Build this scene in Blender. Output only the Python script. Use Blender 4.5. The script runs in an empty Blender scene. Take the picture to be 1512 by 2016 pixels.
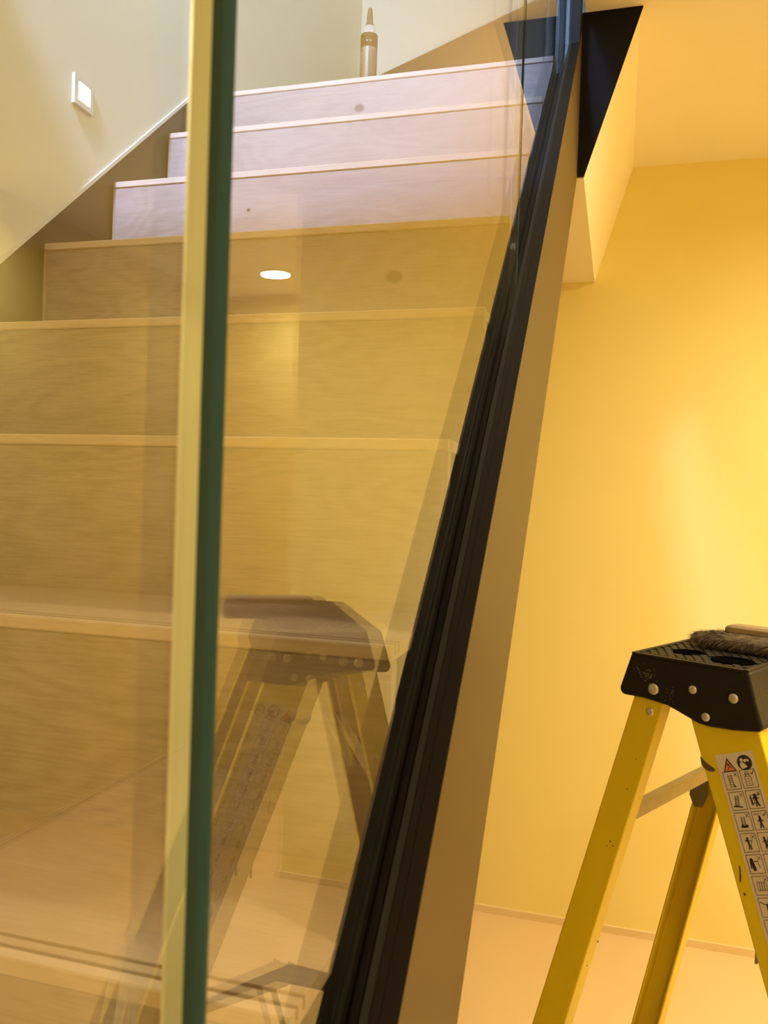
import bpy, math, random
from mathutils import Vector, Matrix
random.seed(7)
sc = bpy.context.scene
G = 0.145            # metres per layout unit (distance camera line to glass plane)
CZ = 9.926           # eye height in layout units
def m3(p): return Vector((p[0]*G, p[1]*G, (p[2]+CZ)*G))

# ------------------------------------------------------------------ camera
cam_d = bpy.data.cameras.new('camera'); cam = bpy.data.objects.new('camera', cam_d)
sc.collection.objects.link(cam)
R = Vector((0.96163801, 0.27228111, 0.0333966)); U = Vector((-0.03578633, 0.00381419, 0.99935219)); F = Vector((-0.27197734, 0.96221019, -0.01341181))
M = Matrix((( R.x, U.x, -F.x, 0), (R.y, U.y, -F.y, 0), (R.z, U.z, -F.z, 0), (0, 0, 0, 1)))
cam.matrix_world = Matrix.Translation(m3((0, 0, 0))) @ M
cam_d.sensor_fit = 'VERTICAL'; cam_d.sensor_height = 36.0; cam_d.lens = 1628.58/2016*36
cam_d.clip_start = .01
cam_d.dof.use_dof = True; cam_d.dof.focus_distance = 1.7; cam_d.dof.aperture_fstop = 13.0
sc.camera = cam
# ------------------------------------------------------------------ world, exposure, lights
wd = bpy.data.worlds.new('world'); sc.world = wd; wd.use_nodes = True
wd.node_tree.nodes['Background'].inputs[0].default_value = (1, .85, .62, 1)
wd.node_tree.nodes['Background'].inputs[1].default_value = .02
vs = sc.view_settings; vs.view_transform = 'Standard'; vs.look = 'None'; vs.gamma = 1; vs.use_curve_mapping = False
vs.exposure = 0.0
sc.cycles.use_denoising = True; sc.cycles.caustics_reflective = False
sc.cycles.max_bounces = 10; sc.cycles.diffuse_bounces = 5; sc.cycles.glossy_bounces = 6
sc.cycles.transparent_max_bounces = 24; sc.cycles.transmission_bounces = 8
sc.cycles.sample_clamp_indirect = 6.0
WARM = (1.0, .815, .53); COOL = (.37, .50, 1.0)
def area(name, p, size, power, col, rot=(0, 0, 0), shape='DISK'):
    l = bpy.data.lights.new(name, 'AREA'); l.shape = shape; l.size = size; l.energy = power; l.color = col
    o = bpy.data.objects.new(name, l); sc.collection.objects.link(o); o.location = m3(p); o.rotation_euler = rot
    return o
DOWN = [(6.0, 10.7), (9.6, 10.7), (9.9, 27.2), (2.2, -9.5), (12.7, 16.0), (8.2, 1.5)]  # lamps behind the camera and by the right wall are unseen, added as fill
DPOW = [19, 16, 10, 16, 29, 13]
DSPR = [165, 165, 170, 180, 150, 95]
for (x, y), pw, sp_ in zip(DOWN, DPOW, DSPR):
    area('downlight_lamp', (x, y, 7.86), .13, pw, WARM).data.spread = math.radians(sp_)   # reflector beam angle
# cool ceiling lamp of the upper storey, above the stair well
area('upper_lamp', (-4.8, -4.5, 18.5), .35, 360, COOL)

# ------------------------------------------------------------------ materials
def nodes(name):
    m = bpy.data.materials.new(name); m.use_nodes = True
    return m, m.node_tree.nodes, m.node_tree.links, m.node_tree.nodes['Principled BSDF']
def mat(name, col, rough=.6, metal=0, spec=.5, noise=0, nscale=6, bump=0, bscale=80, stretch=(1, 1, 1)):
    m, n, l, b = nodes(name)
    b.inputs['Base Color'].default_value = (*col, 1); b.inputs['Roughness'].default_value = rough
    b.inputs['Metallic'].default_value = metal; b.inputs['Specular IOR Level'].default_value = spec
    tc = n.new('ShaderNodeTexCoord'); mp = n.new('ShaderNodeMapping'); mp.inputs['Scale'].default_value = stretch
    l.new(tc.outputs['Object'], mp.inputs[0])
    if noise:
        t = n.new('ShaderNodeTexNoise'); t.inputs['Scale'].default_value = nscale; t.inputs['Detail'].default_value = 4
        l.new(mp.outputs[0], t.inputs[0])
        mx = n.new('ShaderNodeMix'); mx.data_type = 'RGBA'; mx.blend_type = 'MULTIPLY'
        mr = n.new('ShaderNodeMapRange'); mr.inputs[3].default_value = 1-noise; mr.inputs[4].default_value = 1+noise
        l.new(t.outputs['Fac'], mr.inputs[0]); cc = n.new('ShaderNodeCombineColor')
        for i in range(3): l.new(mr.outputs[0], cc.inputs[i])
        mx.inputs[0].default_value = 1; mx.inputs[6].default_value = (*col, 1); l.new(cc.outputs[0], mx.inputs[7])
        l.new(mx.outputs[2], b.inputs['Base Color'])
    if bump:
        t2 = n.new('ShaderNodeTexNoise'); t2.inputs['Scale'].default_value = bscale; l.new(mp.outputs[0], t2.inputs[0])
        bp = n.new('ShaderNodeBump'); bp.inputs['Strength'].default_value = bump; bp.inputs['Distance'].default_value = .002
        l.new(t2.outputs['Fac'], bp.inputs['Height']); l.new(bp.outputs[0], b.inputs['Normal'])
    return m
def emit(name, col, s):
    m = bpy.data.materials.new(name); m.use_nodes = True; n = m.node_tree.nodes; n.clear()
    e = n.new('ShaderNodeEmission'); e.inputs[0].default_value = (*col, 1); e.inputs[1].default_value = s
    o = n.new('ShaderNodeOutputMaterial'); m.node_tree.links.new(e.outputs[0], o.inputs[0]); return m
def wood(name, light, dark, knots=()):
    """pale oak: long fine grain along X, cathedral rings, a few knots (position x, y-face z in metres, radius)"""
    m, n, l, b = nodes(name)
    b.inputs['Roughness'].default_value = .42
    g = n.new('ShaderNodeNewGeometry')
    def noise(scale3, sc_, det, dist=0):
        mp = n.new('ShaderNodeMapping'); mp.inputs['Scale'].default_value = scale3; l.new(g.outputs['Position'], mp.inputs[0])
        t = n.new('ShaderNodeTexNoise'); t.inputs['Scale'].default_value = sc_; t.inputs['Detail'].default_value = det
        t.inputs['Distortion'].default_value = dist; l.new(mp.outputs[0], t.inputs[0]); return t.outputs['Fac']
    fine = noise((.06, 1, 1), 320, 3); pores = noise((.09, 1, 1), 900, 2); big = noise((.35, 1, 1.0), 7, 2, .4)
    # rings from the big noise
    def math_(op, a, b_=None, c=None):
        x = n.new('ShaderNodeMath'); x.operation = op
        for i, v in enumerate((a, b_, c)):
            if v is None: continue
            if isinstance(v, (int, float)): x.inputs[i].default_value = v
            else: l.new(v, x.inputs[i])
        return x.outputs[0]
    ring = math_('SINE', math_('MULTIPLY', big, 85)); ring = math_('MULTIPLY_ADD', ring, .5, .5)
    f = math_('MULTIPLY_ADD', fine, .55, math_('MULTIPLY', ring, .13))
    f = math_('ADD', f, math_('MULTIPLY', pores, .35)); f = math_('ADD', f, -.22)
    f = math_('ADD', f, math_('MULTIPLY', math_('SUBTRACT', big, .5), .5))
    for (kx, ky, kz, kr, ks) in knots:
        vm = n.new('ShaderNodeVectorMath'); vm.operation = 'SUBTRACT'; l.new(g.outputs['Position'], vm.inputs[0]); vm.inputs[1].default_value = (kx, ky, kz)
        v2 = n.new('ShaderNodeVectorMath'); v2.operation = 'MULTIPLY'; l.new(vm.outputs[0], v2.inputs[0]); v2.inputs[1].default_value = (ks, 1, 1)
        ln = n.new('ShaderNodeVectorMath'); ln.operation = 'LENGTH'; l.new(v2.outputs[0], ln.inputs[0])
        mr = n.new('ShaderNodeMapRange'); mr.interpolation_type = 'SMOOTHSTEP'; mr.inputs[1].default_value = kr*1.35; mr.inputs[2].default_value = kr*.7
        mr.inputs[3].default_value = 0; mr.inputs[4].default_value = .85; l.new(ln.outputs['Value'], mr.inputs[0])
        f = math_('ADD', f, mr.outputs[0])
    cr = n.new('ShaderNodeValToRGB'); cr.color_ramp.elements[0].position = .14; cr.color_ramp.elements[0].color = (*light, 1)
    cr.color_ramp.elements[1].position = .62; cr.color_ramp.elements[1].color = (*dark, 1)
    e = cr.color_ramp.elements.new(1.0); e.color = (dark[0]*.35, dark[1]*.33, dark[2]*.3, 1)
    l.new(f, cr.inputs[0]); l.new(cr.outputs[0], b.inputs['Base Color'])
    bp = n.new('ShaderNodeBump'); bp.inputs['Strength'].default_value = .15; bp.inputs['Distance'].default_value = .0006
    l.new(fine, bp.inputs['Height']); l.new(bp.outputs[0], b.inputs['Normal'])
    return m
def glass_face():
    m = bpy.data.materials.new('clear_glass_face'); m.use_nodes = True; n = m.node_tree.nodes; l = m.node_tree.links; n.clear()
    geo = n.new('ShaderNodeNewGeometry'); mx = n.new('ShaderNodeMapRange')
    mx.inputs[3].default_value = 1.52; mx.inputs[4].default_value = 1/1.52; l.new(geo.outputs['Backfacing'], mx.inputs[0])
    fr = n.new('ShaderNodeFresnel'); l.new(mx.outputs[0], fr.inputs['IOR'])
    tr = n.new('ShaderNodeBsdfTransparent'); tr.inputs[0].default_value = (.965, .985, .955, 1)
    gl = n.new('ShaderNodeBsdfGlossy'); gl.inputs['Roughness'].default_value = 0.0; gl.inputs[0].default_value = (.98, 1, .97, 1)
    ms = n.new('ShaderNodeMixShader'); l.new(fr.outputs[0], ms.inputs[0]); l.new(tr.outputs[0], ms.inputs[1]); l.new(gl.outputs[0], ms.inputs[2])
    o = n.new('ShaderNodeOutputMaterial'); l.new(ms.outputs[0], o.inputs[0]); return m

MM = dict(
    ceiling=mat('cream_ceiling_paint', (.90, .83, .70), .8, noise=.02, nscale=3),
    yellow=mat('pale_yellow_wall_paint', (.87, .75, .30), .9, spec=.12, noise=.02, nscale=3, bump=.05, bscale=300),
    cream=mat('pale_cream_wall_paint', (.68, .66, .52), .7, noise=.02, nscale=3),
    floor=mat('cream_floor', (.74, .55, .29), .4, noise=.03, nscale=2),
    skirt=mat('cream_skirting', (.78, .62, .34), .6),
    stringer=mat('taupe_gloss_stringer', (.095, .065, .028), .45, spec=.25, noise=.12, nscale=2.2, stretch=(1, 1, .5)),
    brown=mat('dark_brown_stringer_paint', (.060, .042, .024), .45, spec=.3, noise=.08, nscale=4),
    steel=mat('black_powder_coated_steel', (.007, .007, .0055), .55, spec=.16, noise=.15, nscale=30),
    steel2=mat('black_brown_steel', (.009, .0065, .004), .6, spec=.14, noise=.15, nscale=30),
    hole_shade=mat('painted_hole_shade', (.003, .003, .002), .9, spec=0),
    rubber=mat('black_gasket_rubber', (.006, .006, .005), .7),
    panel=mat('black_painted_panel', (.006, .005, .004), .7, spec=.15),
    green=mat('green_glass_edge', (.024, .085, .098), .25),
    paleedge=mat('pale_green_polished_edge', (.82, .90, .72), .3, metal=.5, noise=.12, nscale=40, stretch=(6, 6, .05)),
    glass=glass_face(),
    white=mat('white_plastic', (.66, .64, .55), .5),
    fibre=mat('yellow_fibreglass', (.72, .56, .010), .38, noise=.06, nscale=18, bump=.12, bscale=260, stretch=(1, 1, .15)),
    fibre_lip=mat('yellow_fibreglass_lip', (.80, .56, .03), .4, noise=.05, nscale=18),
    cap=mat('black_moulded_plastic', (.010, .009, .007), .5, spec=.3, noise=.3, nscale=25, bump=.25, bscale=300),
    alu=mat('brushed_aluminium', (.45, .42, .36), .36, metal=.9, noise=.25, nscale=30, stretch=(1, 1, 1), bump=.2, bscale=120),
    rivet=mat('aluminium_rivet', (.72, .70, .62), .32, metal=.7),
    stk=mat('off_white_sticker', (.66, .58, .46), .5),
    ink=mat('black_ink', (.02, .015, .012), .6),
    orange=mat('orange_ink', (.75, .26, .07), .55),
    scuff=mat('dark_scuff', (.10, .065, .015), .7, noise=.5, nscale=90),
    bristle=mat('brown_bristle_hair', (.16, .12, .07), .8, noise=.4, nscale=120),
    bwood=mat('pale_beech', (.34, .245, .13), .5, noise=.12, nscale=60, stretch=(.2, 1, 1)),
    tubewhite=mat('off_white_print', (.50, .45, .36), .55),
    tube=mat('beige_cartridge_plastic', (.30, .245, .14), .6, spec=.2),
    tubebrown=mat('olive_brown_print', (.085, .062, .018), .65, spec=.2, noise=.2, nscale=60),
    nozzle=mat('translucent_brown_nozzle', (.13, .10, .045), .6, spec=.2),
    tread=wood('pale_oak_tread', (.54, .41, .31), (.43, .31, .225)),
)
MM['lit_nosing'] = wood('pale_oak_lit_nosing', (.70, .55, .42), (.58, .44, .32))  # same oak, lightened on the front faces to paint in the light they catch
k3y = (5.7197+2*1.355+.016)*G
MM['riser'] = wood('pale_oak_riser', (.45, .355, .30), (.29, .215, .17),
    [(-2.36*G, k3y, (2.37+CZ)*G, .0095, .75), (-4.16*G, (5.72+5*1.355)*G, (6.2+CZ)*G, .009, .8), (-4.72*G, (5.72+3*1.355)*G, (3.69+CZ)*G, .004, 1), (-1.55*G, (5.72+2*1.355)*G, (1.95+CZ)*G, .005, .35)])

# ------------------------------------------------------------------ object helpers
ORI = {}
def link(o, parent=None):
    sc.collection.objects.link(o)
    if parent is not None: o.parent = parent
def thing(name, label, cat, base, group=None):
    o = bpy.data.objects.new(name, None); o.empty_display_size = .05; link(o)
    o.location = m3(base); ORI[o.name] = m3(base); o['label'] = label; o['category'] = cat
    if group: o['group'] = group
    return o
def mesh(name, V, Fc, material, parent=None, mats=None, fm=None, metric=False, smooth=False, bevel=0, base=None):
    """V in layout units (world) unless metric"""
    W = [Vector(p) if metric else m3(p) for p in V]
    if parent is not None: org = ORI[parent.name]
    elif base is not None: org = m3(base)
    else: org = Vector((0, 0, 0))
    me = bpy.data.meshes.new(name); me.from_pydata([p-org for p in W], [], Fc); me.update()
    for mm in (mats or [material]): me.materials.append(mm)
    if fm:
        for i, k in enumerate(fm): me.polygons[i].material_index = k
    if smooth:
        for p in me.polygons: p.use_smooth = True
    o = bpy.data.objects.new(name, me); link(o, parent)
    ORI[o.name] = org
    if parent is None: o.location = org
    if bevel:
        b = o.modifiers.new('bevel', 'BEVEL'); b.width = bevel*G; b.segments = 3; b.limit_method = 'ANGLE'; b.angle_limit = math.radians(35)
    return o
def struct(o): o['kind'] = 'structure'; return o
def boxvf(x0, x1, y0, y1, z0, z1):
    V = [(x, y, z) for x in (x0, x1) for y in (y0, y1) for z in (z0, z1)]
    return V, [(0, 1, 3, 2), (4, 6, 7, 5), (0, 4, 5, 1), (2, 3, 7, 6), (0, 2, 6, 4), (1, 5, 7, 3)]
def box(name, x0, x1, y0, y1, z0, z1, material, parent=None, **k):
    V, Fc = boxvf(x0, x1, y0, y1, z0, z1); return mesh(name, V, Fc, material, parent, **k)
def prismvf(loopA, loopB):
    n = len(loopA)
    return list(loopA)+list(loopB), [tuple(range(n-1, -1, -1)), tuple(range(n, 2*n))]+[(i, (i+1) % n, n+(i+1) % n, n+i) for i in range(n)]
def prism(name, A, B, material, parent=None, **k):
    V, Fc = prismvf(A, B); return mesh(name, V, Fc, material, parent, **k)
def merge(parts):
    V, Fc = [], []
    for v, f in parts:
        n = len(V); V += v; Fc += [tuple(i+n for i in q) for q in f]
    return V, Fc

# ------------------------------------------------------------------ setting
ZF, ZC = -CZ, 7.925
XL, XW = -6.7117, -6.76
struct(box('floor', -9, 15, -14, 31, ZF-.3, ZF, MM['floor']))
struct(box('ceiling', -.78, 15, -14, 31, ZC, ZC+.5, MM['ceiling']))
struct(box('ceiling', -9, -.78, -14, 5.0, ZC, ZC+.5, MM['ceiling']))
struct(box('ceiling', -9, 7, -8, 21, 22, 22.3, MM['cream']))
struct(box('wall_back', -9, 6.12, 20.065, 20.6, ZF, ZC, MM['yellow']))
struct(box('wall_back_upper', -9, 7, 20.065, 20.6, ZC+.1, 22, MM['cream']))
struct(box('wall_corridor', 5.9, 15, 30.1, 30.6, ZF, ZC, MM['yellow']))
struct(box('wall_corridor_side', 5.6, 6.12, 20.6, 30.1, ZF, ZC, MM['yellow']))
struct(box('wall_right', 14.0, 14.5, -14, 30.5, ZF, ZC, MM['yellow']))
struct(box('wall_front', -9, 14.5, -14.5, -14, ZF, ZC, MM['cream']))
struct(box('wall_upper_right', 6.6, 7, -8, 20.6, ZC+.5, 22, MM['cream']))
struct(box('wall_upper_front', -9, 7, -8.4, -8, ZC+.5, 22, MM['cream']))
struct(box('baseboard_back', -9, 6.14, 19.99, 20.065, ZF, ZF+.17, MM['skirt']))
struct(box('baseboard_right', 13.93, 14.0, -14, 30, ZF, ZF+.17, MM['skirt']))
# left wall: brown stringer board below, pale wall above standing slightly proud of it
SL = .922
def wl(y): return 2.51+SL*(y-7.69)
struct(box('wall_left', -7.3, XW, -14, 20.1, ZF, 22, MM['brown']))
yk = 12.25
lo = [(-14, wl(-14) if wl(-14) > ZF else ZF)]
yy0 = 7.69+(ZF-2.51)/SL
poly = [(-14, ZF), (yy0, ZF), (yk, wl(yk)), (20.06, 6.8), (20.06, 21.99), (-14, 21.99)]
# upper wall slab, with a thin white plaster stop along the lower edge
struct(prism('wall_left_upper', [(XW, y, z) for y, z in poly], [(XL+.02, y, z) for y, z in poly], MM['cream']))
tb = [(yy0, ZF), (yk, wl(yk)), (20.06, 6.8), (20.06, 6.86), (yk, wl(yk)+.06), (yy0, ZF+.06)]
struct(prism('trim_left', [(XW, y, z) for y, z in tb], [(XL+.05, y, z) for y, z in tb], MM['white']))
# dark raking panel on the upper back wall, where the next flight turns right
pb = [(-6.7, 10.45), (-5.72, 10.8), (-2.49, 11.95), (-.8, 12.55), (-.8, 6.7), (-6.7, 6.7)]
struct(prism('trim_back', [(x, 20.064, z) for x, z in pb], [(x, 19.95, z) for x, z in pb], MM['brown']))
# sloping-sided bulkhead under the landing, running to the back wall
Y5 = 13.72
sec = [(-6.7, 5.3034), (-.7218, 5.3034), (.0578, ZC+.01), (-.78, ZC+.01), (-.78, 6.4), (-6.7, 6.4)]
struct(prism('ceiling_bulkhead', [(x, Y5, z) for x, z in sec], [(x, 20.07, z) for x, z in sec], MM['ceiling']))
tp = [(-1.30, 5.315), (-.722, 5.315), (.10, ZC), (-1.30, ZC)]
ep = prism('end_panel', [(x, 13.71, z) for x, z in tp], [(x, 13.66, z) for x, z in tp], MM['panel'], base=(-.72, 13.7, 5.3))
ep['label'] = 'black triangular panel pointing down from the ceiling behind the black glass channel'; ep['category'] = 'panel'

# ------------------------------------------------------------------ staircase
YN, ZN, RI, GO = 5.7197, .4501, 1.2455, 1.3553
st = thing('staircase', 'closed straight staircase with pale oak treads and risers behind the glass', 'staircase', (-3.9, -3.8, ZF))
X0, X1 = XL, -1.165
TT = .0854
for k in range(-6, 7):
    y = YN+(k-1)*GO; z = ZN+(k-1)*RI
    yb = y+GO+.1 if k < 6 else 19.95
    g = [(y+.012, z-TT), (y, z-TT+.012), (y, z-.008), (y+.008, z),
         (y+.065, z), (y+.065, z-.06), (y+.092, z-.06), (y+.092, z),
         (y+.142, z), (y+.142, z-.06), (y+.169, z-.06), (y+.169, z),
         (yb, z), (yb, z-TT)]
    prism('tread', [(X0, a, b) for a, b in g], [(X1, a, b) for a, b in g], None, st, mats=[MM['tread'], MM['lit_nosing']], fm=[0, 0]+[1 if i < 4 else 0 for i in range(len(g))])
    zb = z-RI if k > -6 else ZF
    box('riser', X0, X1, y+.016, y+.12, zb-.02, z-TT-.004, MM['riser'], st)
    box('end_strip', X0-.012, X0+.018, y+.008, y+.015, zb+.01, z-TT-.004, MM['tread'], st)
def chz(y): return -5.4964+.964*y
def sbz(y): return -7.9091+.964*y
yst = (ZF+5.4964)/.964
yb0 = (ZF+7.9091)/.964
so = [(yst, ZF), (13.6, chz(13.6)-.02), (13.6, sbz(13.6)+.08), (yb0, ZF)]
prism('outer_stringer', [(-.86, a, b) for a, b in so], [(-.8225, a, b) for a, b in so], MM['stringer'], st)['label'] = 'taupe painted outer side of the stairs'
sf = [(yb0, ZF), (13.72, sbz(13.72)), (13.72, sbz(13.72)+.25), (yb0, ZF+.25)]
prism('soffit', [(XL, a, b) for a, b in sf], [(-.862, a, b) for a, b in sf], MM['cream'], st)

# ------------------------------------------------------------------ glass channel
ch = thing('base_channel', 'black steel channel sloping up the open stair edge and turning vertical at the top', 'channel', (-1, -4.4, ZF))
def incl(name, x0, x1, dt, db, m, y0=yst+.7, y1=13.25, bev=.008):
    q = [(y0, chz(y0)+dt), (y1, chz(y1)+dt), (y1, chz(y1)+db), (y0, chz(y0)+db)]
    return prism(name, [(x0, a, b) for a, b in q], [(x1, a, b) for a, b in q], m, ch, bevel=bev)
incl('flange', -1.1625, -1.105, 0, -.75, MM['steel'])
incl('gasket', -1.105, -1.079, -.035, -.30, MM['rubber'], bev=0)
incl('gasket', -.996, -.955, -.025, -.30, MM['rubber'], bev=0)
incl('flange', -.955, -.8235, 0, -.75, MM['steel2'])
incl('web', -1.105, -.955, -.6, -.75, MM['steel'], bev=0)
incl('cover_strip', -.905, -.8232, .004, -.02, MM['steel2'], bev=.002)
zt0, zt1 = 6.75, 14.0
box('flange', -1.1625, -1.10, 13.16, 13.5, zt0, zt1, MM['steel'], ch, bevel=.008)
box('flange', -.965, -.8235, 13.16, 13.5, zt0, zt1, MM['steel'], ch, bevel=.008)
box('web', -1.10, -.965, 13.44, 13.5, zt0, zt1, MM['steel'], ch)
box('gasket', -1.10, -1.079, 13.2, 13.44, zt0, zt1, MM['rubber'], ch)
box('gasket', -.996, -.965, 13.2, 13.44, zt0, zt1, MM['rubber'], ch)

# ------------------------------------------------------------------ glass panels
TH = .077
def panel(y0, y1, label, near_mat, far_mat):
    t = thing('glass_panel', label, 'glass panel', (-1, (y0+y1)/2, chz((y0+y1)/2)-.5), 'balustrade glass panels')
    def bz(y): return max(chz(y)-.5, ZF+.5)
    ym = (ZF+.5+.5+5.4964)/.964
    ys = [y0, y1] if not (y0 < ym < y1) else [y0, ym, y1]
    H = 7.6
    bot = [(y, bz(y)) for y in ys]; top = [(y, bz(y)+H) for y in reversed(ys)]
    q = bot+top; n = len(q); c = .006
    V = [(-1, a, b) for a, b in q]+[(-1-TH, a, b) for a, b in q]
    Fc = [tuple(range(n)), tuple(range(2*n-1, n-1, -1))]
    mesh('pane', V, Fc, MM['glass'], t)
    # ground edges, a strip of three facets each
    mit = .03 if far_mat == MM['paleedge'] else 0
    def edge(y, s, z0, z1, m, mi=0):
        pr = [(-1, y), (-1-c, y+s*c+mi*.1), (-1-TH+c, y+s*c+mi*.9), (-1-TH, y+mi)]
        V = [(x, yy, z0) for x, yy in pr]+[(x, yy, z1) for x, yy in pr]
        if abs(y) > 5 and y < 13:      # thin dark arris in front, the rest of the end is clear
            pr = [(-1, y), (-1-.018, y+s*.004), (-1-TH+c, y+s*c), (-1-TH, y)]
            V = [(x, yy, z0) for x, yy in pr]+[(x, yy, z1) for x, yy in pr]
            return mesh('polished_edge', V, [(i, i+1, i+5, i+4) for i in range(3)], m, t, mats=[m, MM['glass']], fm=[0, 1, 1])
        return mesh('polished_edge', V, [(i, i+1, i+5, i+4) for i in range(3)], m, t)
    edge(y0, -1, bz(y0), bz(y0)+H, near_mat); edge(y1, 1, bz(y1), bz(y1)+H, far_mat, mit)
    q2 = [(y, z) for y, z in top]
    V = [(-1, a, b) for a, b in q2]+[(-1-TH, a, b) for a, b in q2]; k = len(q2)
    mesh('polished_edge', V, [(i, i+1, k+i+1, k+i) for i in range(k-1)], MM['green'], t)
    return t
panel(-4.0, 1.842, 'nearest clear glass panel, left of the dark green edge', MM['green'], MM['paleedge'])
panel(1.973, 7.85, 'middle clear glass panel with the dark green near edge, reflecting the ladder', MM['green'], MM['green'])
panel(7.90, 13.30, 'farthest clear glass panel at the top of the stairs, right of the thin joint', MM['green'], MM['green'])

# ------------------------------------------------------------------ step light on the left wall
sl = thing('step_light', 'small square white recessed light glowing on the pale left wall above the stairs', 'wall light', (XL+.03, 9.01, 4.85))
zc_, yc_ = 4.99, 9.01; hs = .185
def ring(y0, y1, z0, z1, yi0, yi1, zi0, zi1, xa, xb, m, name, parent):
    parts = [boxvf(xa, xb, y0, y1, z0, zi0), boxvf(xa, xb, y0, y1, zi1, z1), boxvf(xa, xb, y0, yi0, zi0, zi1), boxvf(xa, xb, yi1, y1, zi0, zi1)]
    V, Fc = merge(parts); return mesh(name, V, Fc, m, parent)
ring(yc_-hs, yc_+hs, zc_-hs, zc_+hs, yc_-.115, yc_+.13, zc_-.115, zc_+.115, XL+.02, XL+.065, MM['white'], 'faceplate', sl)
box('diffuser', XL+.022, XL+.035, yc_-.115, yc_+.13, zc_-.115, zc_+.115, emit('step_light_glow', (1, .93, .72), 7), sl)

# ------------------------------------------------------------------ downlights
DL = ['round recessed downlight in the room ceiling right of the stairs, beside the ladder', 'round recessed downlight in the room ceiling behind the camera side of the ladder',
      'round recessed downlight in the far corridor ceiling, seen glowing as a reflection in the glass', 'added unseen downlight far behind the photographer, fill light for the risers',
      'added unseen downlight near the right wall, brightening the corridor', 'round recessed downlight above the photographer']
def disc(cx, cy, z, r, n=32): return [(cx+r*math.cos(2*math.pi*i/n), cy+r*math.sin(2*math.pi*i/n), z) for i in range(n)]
glow = emit('downlight_glow', (1, .84, .55), 14)
for (x, y), lb in zip(DOWN, DL):
    t = thing('downlight', lb, 'ceiling light', (x, y, ZC), 'recessed downlights')
    n = 32; a = disc(x, y, ZC, .56); b = disc(x, y, ZC-.03, .54); c = disc(x, y, ZC-.03, .47); d = disc(x, y, ZC-.005, .46)
    V = a+b+c+d; Fc = [(r*n+i, r*n+(i+1) % n, (r+1)*n+(i+1) % n, (r+1)*n+i) for r in range(3) for i in range(n)]
    mesh('trim_ring', V, Fc, MM['white'], t)
    mesh('diffuser', disc(x, y, ZC-.006, .46), [tuple(range(n))], glow, t)

# ------------------------------------------------------------------ text helper
def text_mesh(s, size):
    cu = bpy.data.curves.new('lettering', 'FONT'); cu.body = s; cu.size = size; cu.align_x = 'LEFT'; cu.resolution_u = 3
    o = bpy.data.objects.new('lettering', cu); sc.collection.objects.link(o)
    dg = bpy.context.evaluated_depsgraph_get(); dg.update()
    me = bpy.data.meshes.new_from_object(o.evaluated_get(dg))
    V = [tuple(v.co) for v in me.vertices]; Fc = [tuple(p.vertices) for p in me.polygons]
    bpy.data.objects.remove(o); bpy.data.curves.remove(cu); bpy.data.meshes.remove(me)
    return V, Fc

# ------------------------------------------------------------------ sealant cartridge on the landing
TX, TY, TZ = -4.355, 13.5, 6.678
tb_ = thing('sealant_tube', 'silicone sealant cartridge with brown nozzle standing on the top step', 'tube', (TX, TY, TZ))
def lathe(name, prof, m, parent, cx=TX, cy=TY, n=32, a0=0, a1=2*math.pi, smooth=True):
    full = abs(a1-a0-2*math.pi) < 1e-6; cols = n if full else n+1
    V = [(cx+r*math.cos(a0+(a1-a0)*i/n), cy+r*math.sin(a0+(a1-a0)*i/n), z) for r, z in prof for i in range(cols)]
    Fc = []
    for j in range(len(prof)-1):
        for i in range(n):
            k = (i+1) % cols; Fc.append((j*cols+i, j*cols+k, (j+1)*cols+k, (j+1)*cols+i))
    return mesh(name, V, Fc, m, parent, smooth=smooth)
lathe('cartridge', [(0, TZ), (.142, TZ), (.142, 7.885), (.13, 7.90)], MM['tube'], tb_)
lathe('printed_band', [(.1425, 7.652), (.1445, 7.656), (.1445, 7.882), (.1425, 7.886)], MM['tubebrown'], tb_)['label'] = 'olive brown printed band'
lathe('collar', [(.1445, 7.886), (.128, 7.91), (.108, 7.925), (.098, 8.03), (.074, 8.035)], MM['tubewhite'], tb_)['label'] = 'white shoulder collar'
lathe('nozzle', [(.076, 8.035), (.072, 8.075), (.056, 8.105), (.052, 8.12), (.050, 8.22), (.040, 8.30), (.034, 8.34), (.026, 8.358), (0, 8.362)], MM['nozzle'], tb_)['label'] = 'brown tapered nozzle'
lathe('stripe', [(.1428, TZ+.1), (.1436, TZ+.1), (.1436, 7.652)], MM['tubewhite'], tb_, a0=math.radians(-96), a1=math.radians(-74), n=6)
lathe('side_print', [(.1428, TZ+.1), (.1436, TZ+.1), (.1436, 7.64)], mat('taupe_print', (.20, .16, .115), .6), tb_, a0=math.radians(-73), a1=math.radians(10), n=12)
tv, tf = text_mesh('e silicone', .165)
V = []
w_ = max(v[0] for v in tv)
for x, y, z in tv:   # runs down the cartridge, letter tops to the right
    ang = math.radians(-152)+y*1.2/.146
    V.append((TX+.1462*math.cos(ang), TY+.1462*math.sin(ang), 7.63-x*.86))
mesh('lettering', V, tf, MM['tubebrown'], tb_)
dots = []
for dx in (-86, -64):
    aa = math.radians(dx); cx, cz = dx, 7.745
    q = [(TX+.1465*math.cos(aa+r_*.09), TY+.1465*math.sin(aa+r_*.09), cz+s_) for r_, s_ in [(-1, -.008), (1, -.008), (1, .008), (-1, .008)]]
    dots.append((q, [(0, 1, 2, 3)]))
V, Fc = merge(dots); mesh('print_mark', V, Fc, MM['white'], tb_)

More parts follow.
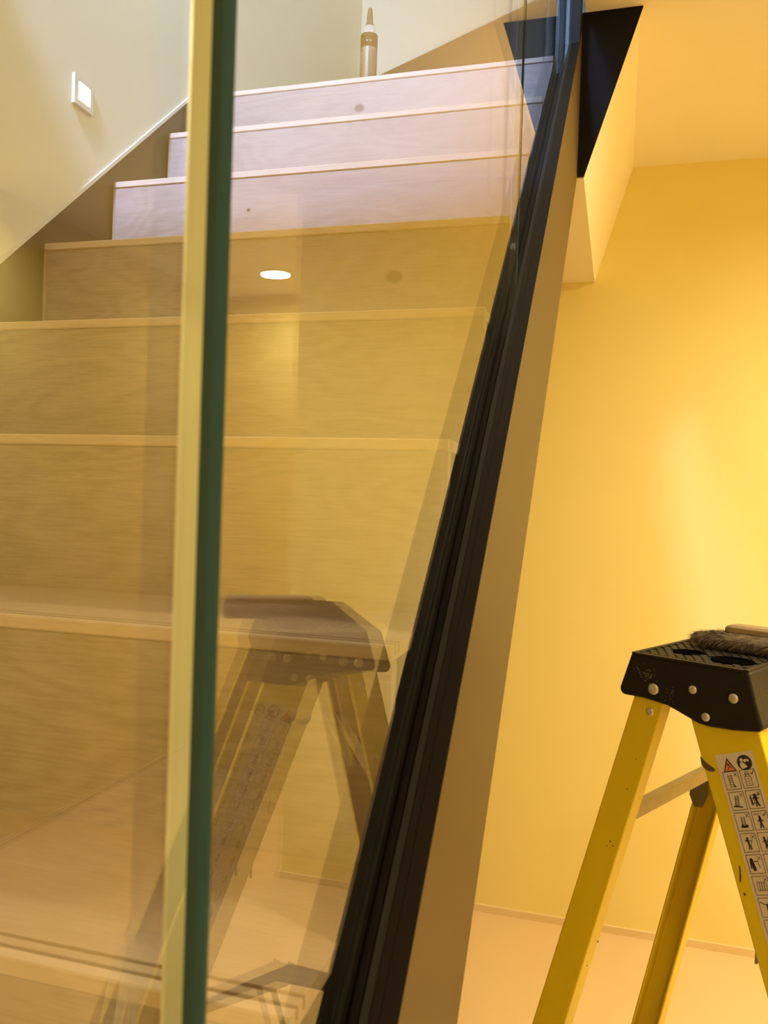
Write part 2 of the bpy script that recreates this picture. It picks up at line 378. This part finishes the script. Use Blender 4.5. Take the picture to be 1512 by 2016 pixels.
# ------------------------------------------------------------------ step ladder
O = Vector((0.60717437, 7.50411588, -1.59114803)); ang = math.radians(-28)
dd = Vector((math.cos(ang), math.sin(ang), 0)); ww = Vector((-math.sin(ang), math.cos(ang), 0)); SP = .07; W0 = 2.35
def P(a, h, wo=0, far=False):
    if far: return O+dd*a+Vector((0, 0, -h))+ww*(W0+SP*h-wo)
    return O+dd*a+Vector((0, 0, -h))+ww*(-SP*h+wo)
HB = (O.z-ZF)   # h of the floor
ladder = thing('step_ladder', 'yellow fibreglass step ladder with black top cap beside the wall', 'ladder', tuple(O+dd*.6+ww*W0/2+Vector((0, 0, -HB))))
def rail(name, aL, sL, aR, sR, h0, h1, far):
    t, fl = .028, .19
    def sect(h):
        l_, r_ = aL+sL*(h-.1), aR+sR*(h-.1)
        s = [(l_, 0), (r_, 0), (r_, fl), (r_-t, fl), (r_-t, t), (l_+t, t), (l_+t, fl), (l_, fl)]
        return [tuple(P(a, h, w, far)) for a, w in s]
    return prism(name, sect(h0), sect(h1), MM['fibre'], ladder, bevel=.012)
for far in (False, True):
    rail('rear_rail', -.467, -.2465, -.185, -.239, -.02 if not far else 0, HB-.16, far)
    rail('front_rail', .035, .3745, .60, .352, 0, HB-.16, far)
prof = [(-.502, -.302), (-.591, .013), (-.585, .045), (-.565, .067), (-.538, .075), (-.367, .072), (-.243, .084), (-.14, .097), (-.057, .124), (.063, .166), (.142, .192), (.237, .2), (.42, .190), (.629, .160), (.655, .14), (.655, .105), (.585, -.089), (.523, -.288)]
tpz = -.30
prof[0] = (-.502, tpz); prof[-1] = (.523, tpz)
cp = prism('top_cap', [tuple(P(a, h)-ww*(.03-SP*h*0)) for a, h in prof], [tuple(P(a, h, 0, True)+ww*.03) for a, h in prof], MM['cap'], ladder, bevel=.022)
cp['label'] = 'black moulded top cap'
zt = O.z+.30
# honeycomb grip relief and the two tool holes on the cap top
def top(a, w, dz=0): return tuple(O+dd*a+ww*w+Vector((0, 0, .30+dz)))
holes = [(-.17, .44, .11), (.25, .36, .15), (-.17, 1.92, .11), (.25, 1.98, .15)]
hexes = []; R_ = .047
row = 0; w = .10
while w < W0-.08:
    a = -.42+(R_*.87 if row % 2 else 0)
    while a < .45:
        if all(math.hypot(a-ha, w-hw) > hr+.05 for ha, hw, hr in holes):
            A = [top(a+R_*.84*math.cos(math.radians(60*i+30)), w+R_*.84*math.sin(math.radians(60*i+30)), .0) for i in range(6)]
            B = [top(a+R_*.74*math.cos(math.radians(60*i+30)), w+R_*.74*math.sin(math.radians(60*i+30)), .012) for i in range(6)]
            hexes.append(prismvf(A, B))
        a += R_*1.74
    w += R_*1.5; row += 1
V, Fc = merge(hexes); hx = mesh('honeycomb_grip', V, Fc, MM['cap'], cp); hx['kind'] = 'stuff'
for ha, hw, hr in holes:
    n = 28; V = []
    for r_, z_ in ((hr+.03, 0), (hr+.025, .016), (hr, .016), (hr-.01, .002)):
        V += [top(ha+r_*math.cos(2*math.pi*i/n), hw+r_*math.sin(2*math.pi*i/n), z_) for i in range(n)]
    Fc = [(r*n+i, r*n+(i+1) % n, (r+1)*n+(i+1) % n, (r+1)*n+i) for r in range(3) for i in range(n)]
    mesh('tool_hole', V+[], Fc+[tuple(range(3*n, 4*n))], MM['hole_shade'], cp)  # no real depth: flat disc blackened as the shade inside the hole
# raised rim round the top
rim = [(-.495, .0), (.515, .0), (.515, W0), (-.495, W0)]
parts = []
for (a0, a1, w0, w1) in ((-.50, -.455, 0, W0), (.48, .52, 0, W0), (-.455, .48, -.02, .035), (-.455, .48, W0-.035, W0+.02)):
    c = [top(a0, w0, -.01), top(a1, w0, -.01), top(a1, w1, -.01), top(a0, w1, -.01)]
    e = [top(a0, w0, .014), top(a1, w0, .014), top(a1, w1, .014), top(a0, w1, .014)]
    parts.append(prismvf(c, e))
V, Fc = merge(parts); mesh('rim', V, Fc, MM['cap'], cp)
# rivets
def dome(name, a, h, r, far, wo, parent=ladder, m=None):
    V = []; n = 20; nrm = (ww if far else -ww)
    e2 = Vector((0, 0, 1)); prof_ = [(1, 0), (1, .08), (.85, .2), (.5, .28), (0.02, .31)]
    for rr, zz in prof_:
        V += [tuple(P(a, h, wo, far)+dd*(r*rr*math.cos(2*math.pi*i/n))+e2*(r*rr*math.sin(2*math.pi*i/n))+nrm*(r*zz)) for i in range(n)]
    Fc = [(j*n+i, j*n+(i+1) % n, (j+1)*n+(i+1) % n, (j+1)*n+i) for j in range(4) for i in range(n)]+[tuple(range(4*n, 5*n))]
    return mesh(name, V, Fc, m or MM['rivet'], parent, smooth=True)
for far in (False, True):
    for a, h, r in ((-.272, -.023, .049), (.074, -.080, .036), (.416, -.070, .040), (.200, .125, .036)):
        dome('rivet', a, h, r, far, -.03-SP*abs(h)*.0)
    dome('rivet', -.304, .185, .036, far, 0)
    for h in (1.16, 4.4):
        for q in (.05, .2): dome('rivet', -.36-.2465*h-.05+q*.6, h, .028, far, 0) if h > 2 else None
    for h in (1.75, 3.82, 5.9): dome('rivet', .33+.36*h, h, .035, far, 0) if h > 3 else None
# front steps (ribbed treads with aprons) between the front rails
def quadbox(a0, a1, h0, h1, wo, hh, sh=0):
    A = [tuple(P(a, h, wo)) for a, h in ((a0, h0), (a1, h0+sh), (a1, h1+sh), (a0, h1))]
    B = [tuple(P(a, h, wo, True)) for a, h in ((a0, h0), (a1, h0+sh), (a1, h1+sh), (a0, h1))]
    return prismvf(A, B)
for h in (1.75, 3.82, 5.9, 7.6):
    ac = .33+.36*h
    s_ = mesh('step', *quadbox(ac-.27, ac+.27, h-.02, h+.02, .03, 0), MM['alu'], ladder)
    V, Fc = merge([quadbox(ac-.27, ac-.25, h, h+.22, .03, 0), quadbox(ac+.25, ac+.27, h, h+.2, .03, 0)]); mesh('apron', V, Fc, MM['alu'], s_)
    V, Fc = merge([quadbox(ac-.22+.055*i, ac-.20+.055*i, h-.032, h-.018, .04, 0) for i in range(9)]); mesh('tread_rib', V, Fc, MM['alu'], s_)
# rear struts with gusset brackets, screwed on the front lips of the rear rails
for h in (1.16, 5.2, 7.4):
    ar = -.275-.239*(h-.1)
    A = [tuple(P(a, hh, .03)) for a, hh in ((ar+.005, h-.085), (ar+.035, h-.085), (ar+.035, h+.085), (ar+.005, h+.085))]
    B = [tuple(P(a, hh, 0, True)) for a, hh in ((ar+.005, h-.085), (ar+.035, h-.085), (ar+.035, h+.085), (ar+.005, h+.085))]
    bar = prism('rear_strut', A, B, MM['alu'], ladder)
    A2 = [tuple(P(a, hh, .03)) for a, hh in ((ar+.035, h-.085), (ar+.085, h-.085), (ar+.085, h-.065), (ar+.035, h-.065))]
    B2 = [tuple(P(a, hh, .01, True)) for a, hh in ((ar+.035, h-.085), (ar+.085, h-.085), (ar+.085, h-.065), (ar+.035, h-.065))]
    prism('lip', A2, B2, MM['alu'], bar)
    for far in (True,):
        k_ = -.2465*(h-1.16)
        g = [(-.85, h+.25), (-.66, h+.21), (-.66, h+.40), (-.72, h+.54), (-.81, h+.55), (-.86, h+.43)]
        A = [tuple(P(q+k_, hh, .22, far)) for q, hh in g]; B = [tuple(P(q+k_, hh, .25, far)) for q, hh in g]
        mm = mat('grey_green_zinc', (.20, .19, .12), .45, metal=.4) if h == 1.16 else bpy.data.materials.get('grey_green_zinc')
        prism('gusset_bracket', A, B, mm, ladder)
# spreaders: two flat links each side, hinge peaking up
sprm = mat('grey_steel_link', (.22, .22, .17), .45, metal=.5)
for far in (False,):
    L1 = [(.27, 2.84), (1.12, 3.12), (1.20, 3.25), (1.12, 3.24), (.33, 3.05), (.22, 3.0)]
    L2 = [(.31, 2.84), (.24, 2.88), (-.80, 3.22), (-.80, 3.36), (.24, 3.06), (.34, 3.04)]
    for L, o_ in ((L1, .15), (L2, .175)):
        prism('spreader_link', [tuple(P(a, h, o_, far)) for a, h in L], [tuple(P(a, h, o_+.02, far)) for a, h in L], sprm, ladder)
    dome('hinge_pin', .28, 2.96, .03, far, .145, m=sprm)
    for a, h in ((.47, 2.84),):
        q = [(.455, 2.98), (.515, 2.98), (.06, 4.5), (.0, 4.5)]
        prism('tie_bar', [tuple(P(a, h, .2, far)) for a, h in q], [tuple(P(a, h, .215, far)) for a, h in q], MM['alu'], ladder) if not far else None
# feet
for far in (False, True):
    for aa, s_, wd_ in ((-.467, -.2465, .29), (.035, .36, .44)):
        a = aa+s_*(HB-.3)
        q = [(a-.04, HB-.28), (a+wd_+.04, HB-.28), (a+wd_+.07+s_*.25, HB-.002), (a-.07+s_*.25, HB-.002)]
        prism('foot', [tuple(P(x, h, -.03, far)) for x, h in q], [tuple(P(x, h, .22, far)) for x, h in q], MM['rubber'], ladder, bevel=.02)

# ---- safety sticker on the near front rail: sheet, symbols in 2 columns of framed boxes
su = Vector((.937, -.350)); sv = Vector((.350, .937)); S0 = Vector((.284, .427))
def sp(u, v, lift=.004):
    q = S0+su*u+sv*v; return tuple(P(q.x, q.y, -lift))
SW, SH = .312, 2.15
sticker = mesh('sticker', [sp(0, 0, .002), sp(SW, 0, .002), sp(SW, SH, .002), sp(0, SH, .002)], [(0, 1, 2, 3)], MM['stk'], ladder)
sticker['label'] = 'off-white safety pictogram sticker'
def line(u0, v0, u1, v1, t=.006, lift=.004):
    d_ = Vector((u1-u0, v1-v0)); L = d_.length or 1; nrm = Vector((-d_.y, d_.x))/L*t/2; e = d_/L*t/3
    return [sp(u0-e.x+nrm.x, v0-e.y+nrm.y, lift), sp(u1+e.x+nrm.x, v1+e.y+nrm.y, lift), sp(u1+e.x-nrm.x, v1+e.y-nrm.y, lift), sp(u0-e.x-nrm.x, v0-e.y-nrm.y, lift)], [(0, 1, 2, 3)]
def poly_(pts, lift=.004): return [sp(u, v, lift) for u, v in pts], [tuple(range(len(pts)))]
def circ(u, v, r, lift=.004, n=18, ry=None): return poly_([(u+r*math.cos(2*math.pi*i/n), v+(ry or r)*math.sin(2*math.pi*i/n)) for i in range(n)], lift)
def oval(u, v, rx, ry, t=.004):
    n = 14; p = [(u+rx*math.cos(2*math.pi*i/n), v+ry*math.sin(2*math.pi*i/n)) for i in range(n)]
    return merge([line(*p[i], *p[(i+1) % n], t) for i in range(n)])
def frame(u, v, w, h): return merge([line(u, v, u+w, v, .004), line(u+w, v, u+w, v+h, .004), line(u+w, v+h, u, v+h, .004), line(u, v+h, u, v, .004)])
def emit_part(name, parts, m, parent=sticker):
    V, Fc = merge(parts); return mesh(name, V, Fc, m, parent)
# warning triangle, orange with falling figure
emit_part('pictogram', [poly_([(.038, .142), (.092, .030), (.150, .142)], .003)], MM['ink'])
emit_part('pictogram', [poly_([(.052, .133), (.092, .052), (.136, .133)], .005)], MM['orange'])
fig = [line(.088, .078, .098, .098, .007, .007), line(.098, .098, .088, .118, .006, .007), line(.098, .098, .115, .110, .006, .007), line(.090, .084, .108, .080, .005, .007), line(.090, .086, .076, .094, .005, .007), circ(.082, .073, .005, .007), line(.115, .110, .118, .120, .005, .007), line(.088, .118, .076, .120, .005, .007)]
emit_part('pictogram', fig, MM['ink'])
# read-the-manual disc
emit_part('pictogram', [circ(.228, .085, .060)], MM['ink'])
emit_part('pictogram', [circ(.208, .062, .014, .007), poly_([(.192, .082), (.212, .078), (.232, .100), (.246, .120), (.200, .132), (.188, .110)], .007),
    poly_([(.222, .066), (.242, .056), (.250, .074), (.230, .086)], .007), poly_([(.246, .056), (.268, .066), (.262, .084), (.253, .074)], .007)], MM['stk'])
def cross(u, v, s=.012): return [line(u-s, v-s, u+s, v+s, .004), line(u-s, v+s, u+s, v-s, .004)]
def tick(u, v, s=.013): return [line(u-s, v, u-s*.3, v+s, .006), line(u-s*.3, v+s, u+s, v-s, .006)]
def lad(u, v, h=.085, w=.026, lean=0, n=5):
    L = [line(u, v, u+lean, v+h, .005), line(u+w, v, u+w+lean, v+h, .005)]
    return L+[line(u+lean*(i+.5)/n, v+h*(i+.5)/n, u+w+lean*(i+.5)/n, v+h*(i+.5)/n, .004) for i in range(n)]
def man(u, v, s=1.0, lean=0, arm=0, t=.009):
    return [circ(u, v, .009*s), line(u, v+.012*s, u+lean*.5, v+.042*s, t*1.6), line(u+lean*.5, v+.042*s, u-.010*s+lean, v+.082*s, t), line(u+lean*.5, v+.042*s, u+.012*s+lean, v+.082*s, t),
            line(u, v+.016*s, u-.020*s, v+.036*s-arm, t*.7), line(u, v+.016*s, u+.022*s, v+.034*s-arm, t*.7)]
def cell(i, j):
    u = .027+j*.140; v = .141+i*.160; w, h = .121, .139
    L = [frame(u, v, w, h)]; k = (i, j)
    mark = cross(u+w-.022, v+.026) if j == 0 or i % 3 == 1 else tick(u+w-.022, v+.024)
    if k == (0, 0): L += lad(u+.035, v+.025, .098, .028, .004, 6)+[line(u+.067, v+.100, u+.077, v+.125, .006)]
    elif k == (0, 1):
        L += [frame(u+.030, v+.050, .048, .072), line(u+.040, v+.05, u+.040, v+.035, .004), line(u+.066, v+.05, u+.066, v+.035, .004), line(u+.026, v+.035, u+.080, v+.035, .004), frame(u+.040, v+.018, .026, .014)]
        L += [line(u+.045, v+.07+.018*q, u+.062, v+.07+.018*q, .004) for q in range(3)]
    elif k == (1, 0): L += lad(u+.047, v+.028, .082, .026, -.014, 7)+[line(u+.018, v+.108, u+.085, v+.118, .010)]
    elif k == (1, 1): L += lad(u+.030, v+.030, .075, .026, -.004, 4)+man(u+.068, v+.034, 1.05, .004, .006, .012)+[line(u+.062, v+.046, u+.102, v+.034, .008), line(u+.028, v+.050, u+.034, v+.108, .012)]
    elif k == (2, 0): L += lad(u+.047, v+.035, .060, .026, -.002, 4)+[circ(u+.060, v+.108, .032, ry=.009), circ(u+.045, v+.103, .012), circ(u+.078, v+.103, .011)]
    elif k == (2, 1): L += man(u+.055, v+.040, 1.0, 0, 0, .011)
    elif k == (3, 0): L += man(u+.050, v+.035, 1.0, .006, .012)+[line(u+.086, v+.045, u+.055, v+.125, .005), line(u+.030, v+.050, u+.052, v+.055, .006)]
    elif k == (3, 1): L += man(u+.045, v+.038, .95, .006, 0)+[line(u+.083, v+.030, u+.050, v+.125, .006), line(u+.075, v+.03, u+.042, v+.125, .003)]
    elif k == (4, 0): L += [circ(u+.035, v+.035, .012), line(u+.035, v+.050, u+.045, v+.110, .026), line(u+.05, v+.05, u+.082, v+.050, .007), line(u+.082, v+.045, u+.088, v+.100, .004), line(u+.025, v+.040, u+.020, v+.100, .010)]
    elif k == (5, 0): L += [oval(u+.035+.018*q, v+.075, .010, .034) for q in range(4)]
    elif k == (6, 0): L += [line(u+.010, v+.030, u+.045, v+.048, .006), line(u+.045, v+.048, u+.110, v+.038, .006), line(u+.062, v+.05, u+.060, v+.090, .016), line(u+.060, v+.09, u+.050, v+.122, .008), line(u+.062, v+.09, u+.074, v+.122, .008)]
    elif k == (7, 0): L += man(u+.06, v+.025, 1.05, -.006, 0, .010)+lad(u+.020, v+.055, .070, .034, .010, 4)
    elif k == (8, 0): L += man(u+.05, v+.03, 1.1, 0, 0, .016)
    else: L += man(u+.045, v+.032, 1.0, .004*(i % 3), .006*(i % 2), .009+.002*(i % 2))+(lad(u+.072, v+.040, .070, .022, -.004, 4) if (i+j) % 2 else [line(u+.085, v+.04, u+.07, v+.12, .005)])
    L += mark
    return L
for i in range(11):
    for j in range(2): emit_part('pictogram', cell(i, j), MM['ink'])
tv, tf = text_mesh('MAX 1', .022)
u0, v0 = .027+.140+.012, .141+2*.160+.028
mesh('lettering', [sp(u0+x, v0-y) for x, y, z in tv], tf, MM['ink'], sticker)
emit_part('emblem', [circ(.15, 1.99, .085), line(.16, 1.87, .15, 2.05, .05)], MM['scuff'])['label'] = 'dark round mark at the foot of the sticker'
# scuffs on the rails (near front rail and both rear rails)
def blot(name, pts, far=False, wo=-.003, parent=ladder):
    V = [tuple(P(a, h, wo, far)) for a, h in pts]; return mesh(name, V, [tuple(range(len(pts)))], MM['scuff'], parent)
blot('scuff', [(.158, .425), (.166, .455), (.195, .485), (.240, .512), (.288, .530), (.300, .548), (.285, .562), (.245, .566), (.205, .552), (.180, .525)])
blot('scuff', [(.535, 1.245), (.549, 1.250), (.562, 1.330), (.560, 1.370), (.548, 1.372), (.545, 1.31)])
blot('scuff', [(.585, 1.44), (.602, 1.445), (.604, 1.46), (.588, 1.465)])
def specks(pts, far=False, wo=-.003):
    parts = []
    for a, h, r in pts:
        n = 7; parts.append(([tuple(P(a+r*math.cos(2*math.pi*i/n)*random.uniform(.6, 1.2), h+r*math.sin(2*math.pi*i/n)*random.uniform(.6, 1.5), wo, far)) for i in range(n)], [tuple(range(n))]))
    V, Fc = merge(parts); o = mesh('scuff', V, Fc, MM['scuff'], ladder); o['kind'] = 'stuff'
specks([(-.40, .62, .006), (-.46, .90, .007), (-.59, 1.40, .010), (-.56, 1.43, .007), (-.62, 1.45, .006), (-.64, 2.3, .010), (-.73, 2.55, .006), (-.9, 2.1, .005)])
# print rubbing on cap side
parts = []
for _ in range(46):
    a = random.gauss(-.37, .05); h = random.gauss(-.15, .035)+(a+.37)*.5; r = random.uniform(.003, .008); n = 6
    parts.append(([tuple(P(a+r*math.cos(2*math.pi*i/n)*random.uniform(.5, 1.6), h+r*math.sin(2*math.pi*i/n)*random.uniform(.5, 1.6), -.0325)) for i in range(n)], [tuple(range(n))]))
for _ in range(22):
    a = random.gauss(-.12, .03); h = random.gauss(-.02, .03); r = random.uniform(.003, .006); n = 6
    parts.append(([tuple(P(a+r*math.cos(2*math.pi*i/n), h+r*math.sin(2*math.pi*i/n), -.0325)) for i in range(n)], [tuple(range(n))]))
V, Fc = merge(parts); o = mesh('chalk_mark', V, Fc, mat('grey_chalk', (.12, .10, .075), .8), cp); o['kind'] = 'stuff'; o['label'] = 'pale dusty rub marks on the black cap side'

# ------------------------------------------------------------------ brush lying on the cap
br = thing('dust_brush', 'worn brush with brown hair and wooden back lying on the black ladder cap', 'brush', top(.2, 1.1, .012))
def tb2(a, w, z): return top(a, w, z)
A, B = [], []
sect = [(1.02, .13), (1.00, .16), (1.01, .205), (1.05, .225), (1.22, .225), (1.27, .20), (1.28, .15), (1.26, .13)]
a0, a1 = -.10, .98
rings = []
for a, s in ((a0, .45), (a0+.03, .8), (a0+.08, 1), (a1-.05, 1), (a1, .7)):
    cw, cz = 1.14, .178
    rings.append([tb2(a, cw+(w-cw)*s, cz+(z-cz)*s) for w, z in sect])
V = [p for r in rings for p in r]; n = len(sect)
Fc = [(r*n+i, r*n+(i+1) % n, (r+1)*n+(i+1) % n, (r+1)*n+i) for r in range(len(rings)-1) for i in range(n)]+[tuple(range(n-1, -1, -1)), tuple(range((len(rings)-1)*n, len(rings)*n))]
mesh('brush_back', V, Fc, MM['bwood'], br, bevel=.01)
# hair: soft core plus many short curved strands
core = []
for a, s in ((-.36, .15), (-.30, .6), (-.2, .85), (0, 1), (.5, 1), (.95, 1), (1.0, .6)):
    core.append([tb2(a, 1.02+.24*s*math.cos(t), .085+.072*s*math.sin(t)) for t in [2*math.pi*i/14 for i in range(14)]])
V = [p for r in core for p in r]; n = 14
Fc = [(r*n+i, r*n+(i+1) % n, (r+1)*n+(i+1) % n, (r+1)*n+i) for r in range(len(core)-1) for i in range(n)]+[tuple(range(n-1, -1, -1)), tuple(range((len(core)-1)*n, len(core)*n))]
core_o = mesh('hair_core', V, Fc, MM['bristle'], br, smooth=True)
V, Fc = [], []
for _ in range(9000):
    a = random.uniform(-.34, 1.0); t = random.uniform(-.5, math.pi+.9)
    s = min(1, .25+(a+.36)*3.5) if a < -.1 else 1
    p0 = Vector(tb2(a, 1.02+.23*s*math.cos(t), .085+.068*s*math.sin(t)))
    out = -dd*random.uniform(.2, 1.0)+ww*math.cos(t)*random.uniform(.2, .8)+Vector((0, 0, math.sin(t)*random.uniform(0, .5)-.25))
    out.normalize(); L = random.uniform(.04, .10)
    p1 = p0+out*L*.6; p2 = p1+(out+Vector((0, 0, -.6))).normalized()*L*.5
    for q in (p1, p2):
        if q.z < zt+.02: q.z = zt+.02
    sd = out.cross(Vector((random.uniform(-1, 1), random.uniform(-1, 1), 1))).normalized()*.0022
    k = len(V); V += [tuple(p0-sd), tuple(p0+sd), tuple(p1-sd*.8), tuple(p1+sd*.8), tuple(p2)]
    Fc += [(k, k+1, k+3, k+2), (k+2, k+3, k+4)]
o = mesh('bristles', V, Fc, MM['bristle'], br); o['kind'] = 'stuff'; o['label'] = 'matted brown hair of the brush'
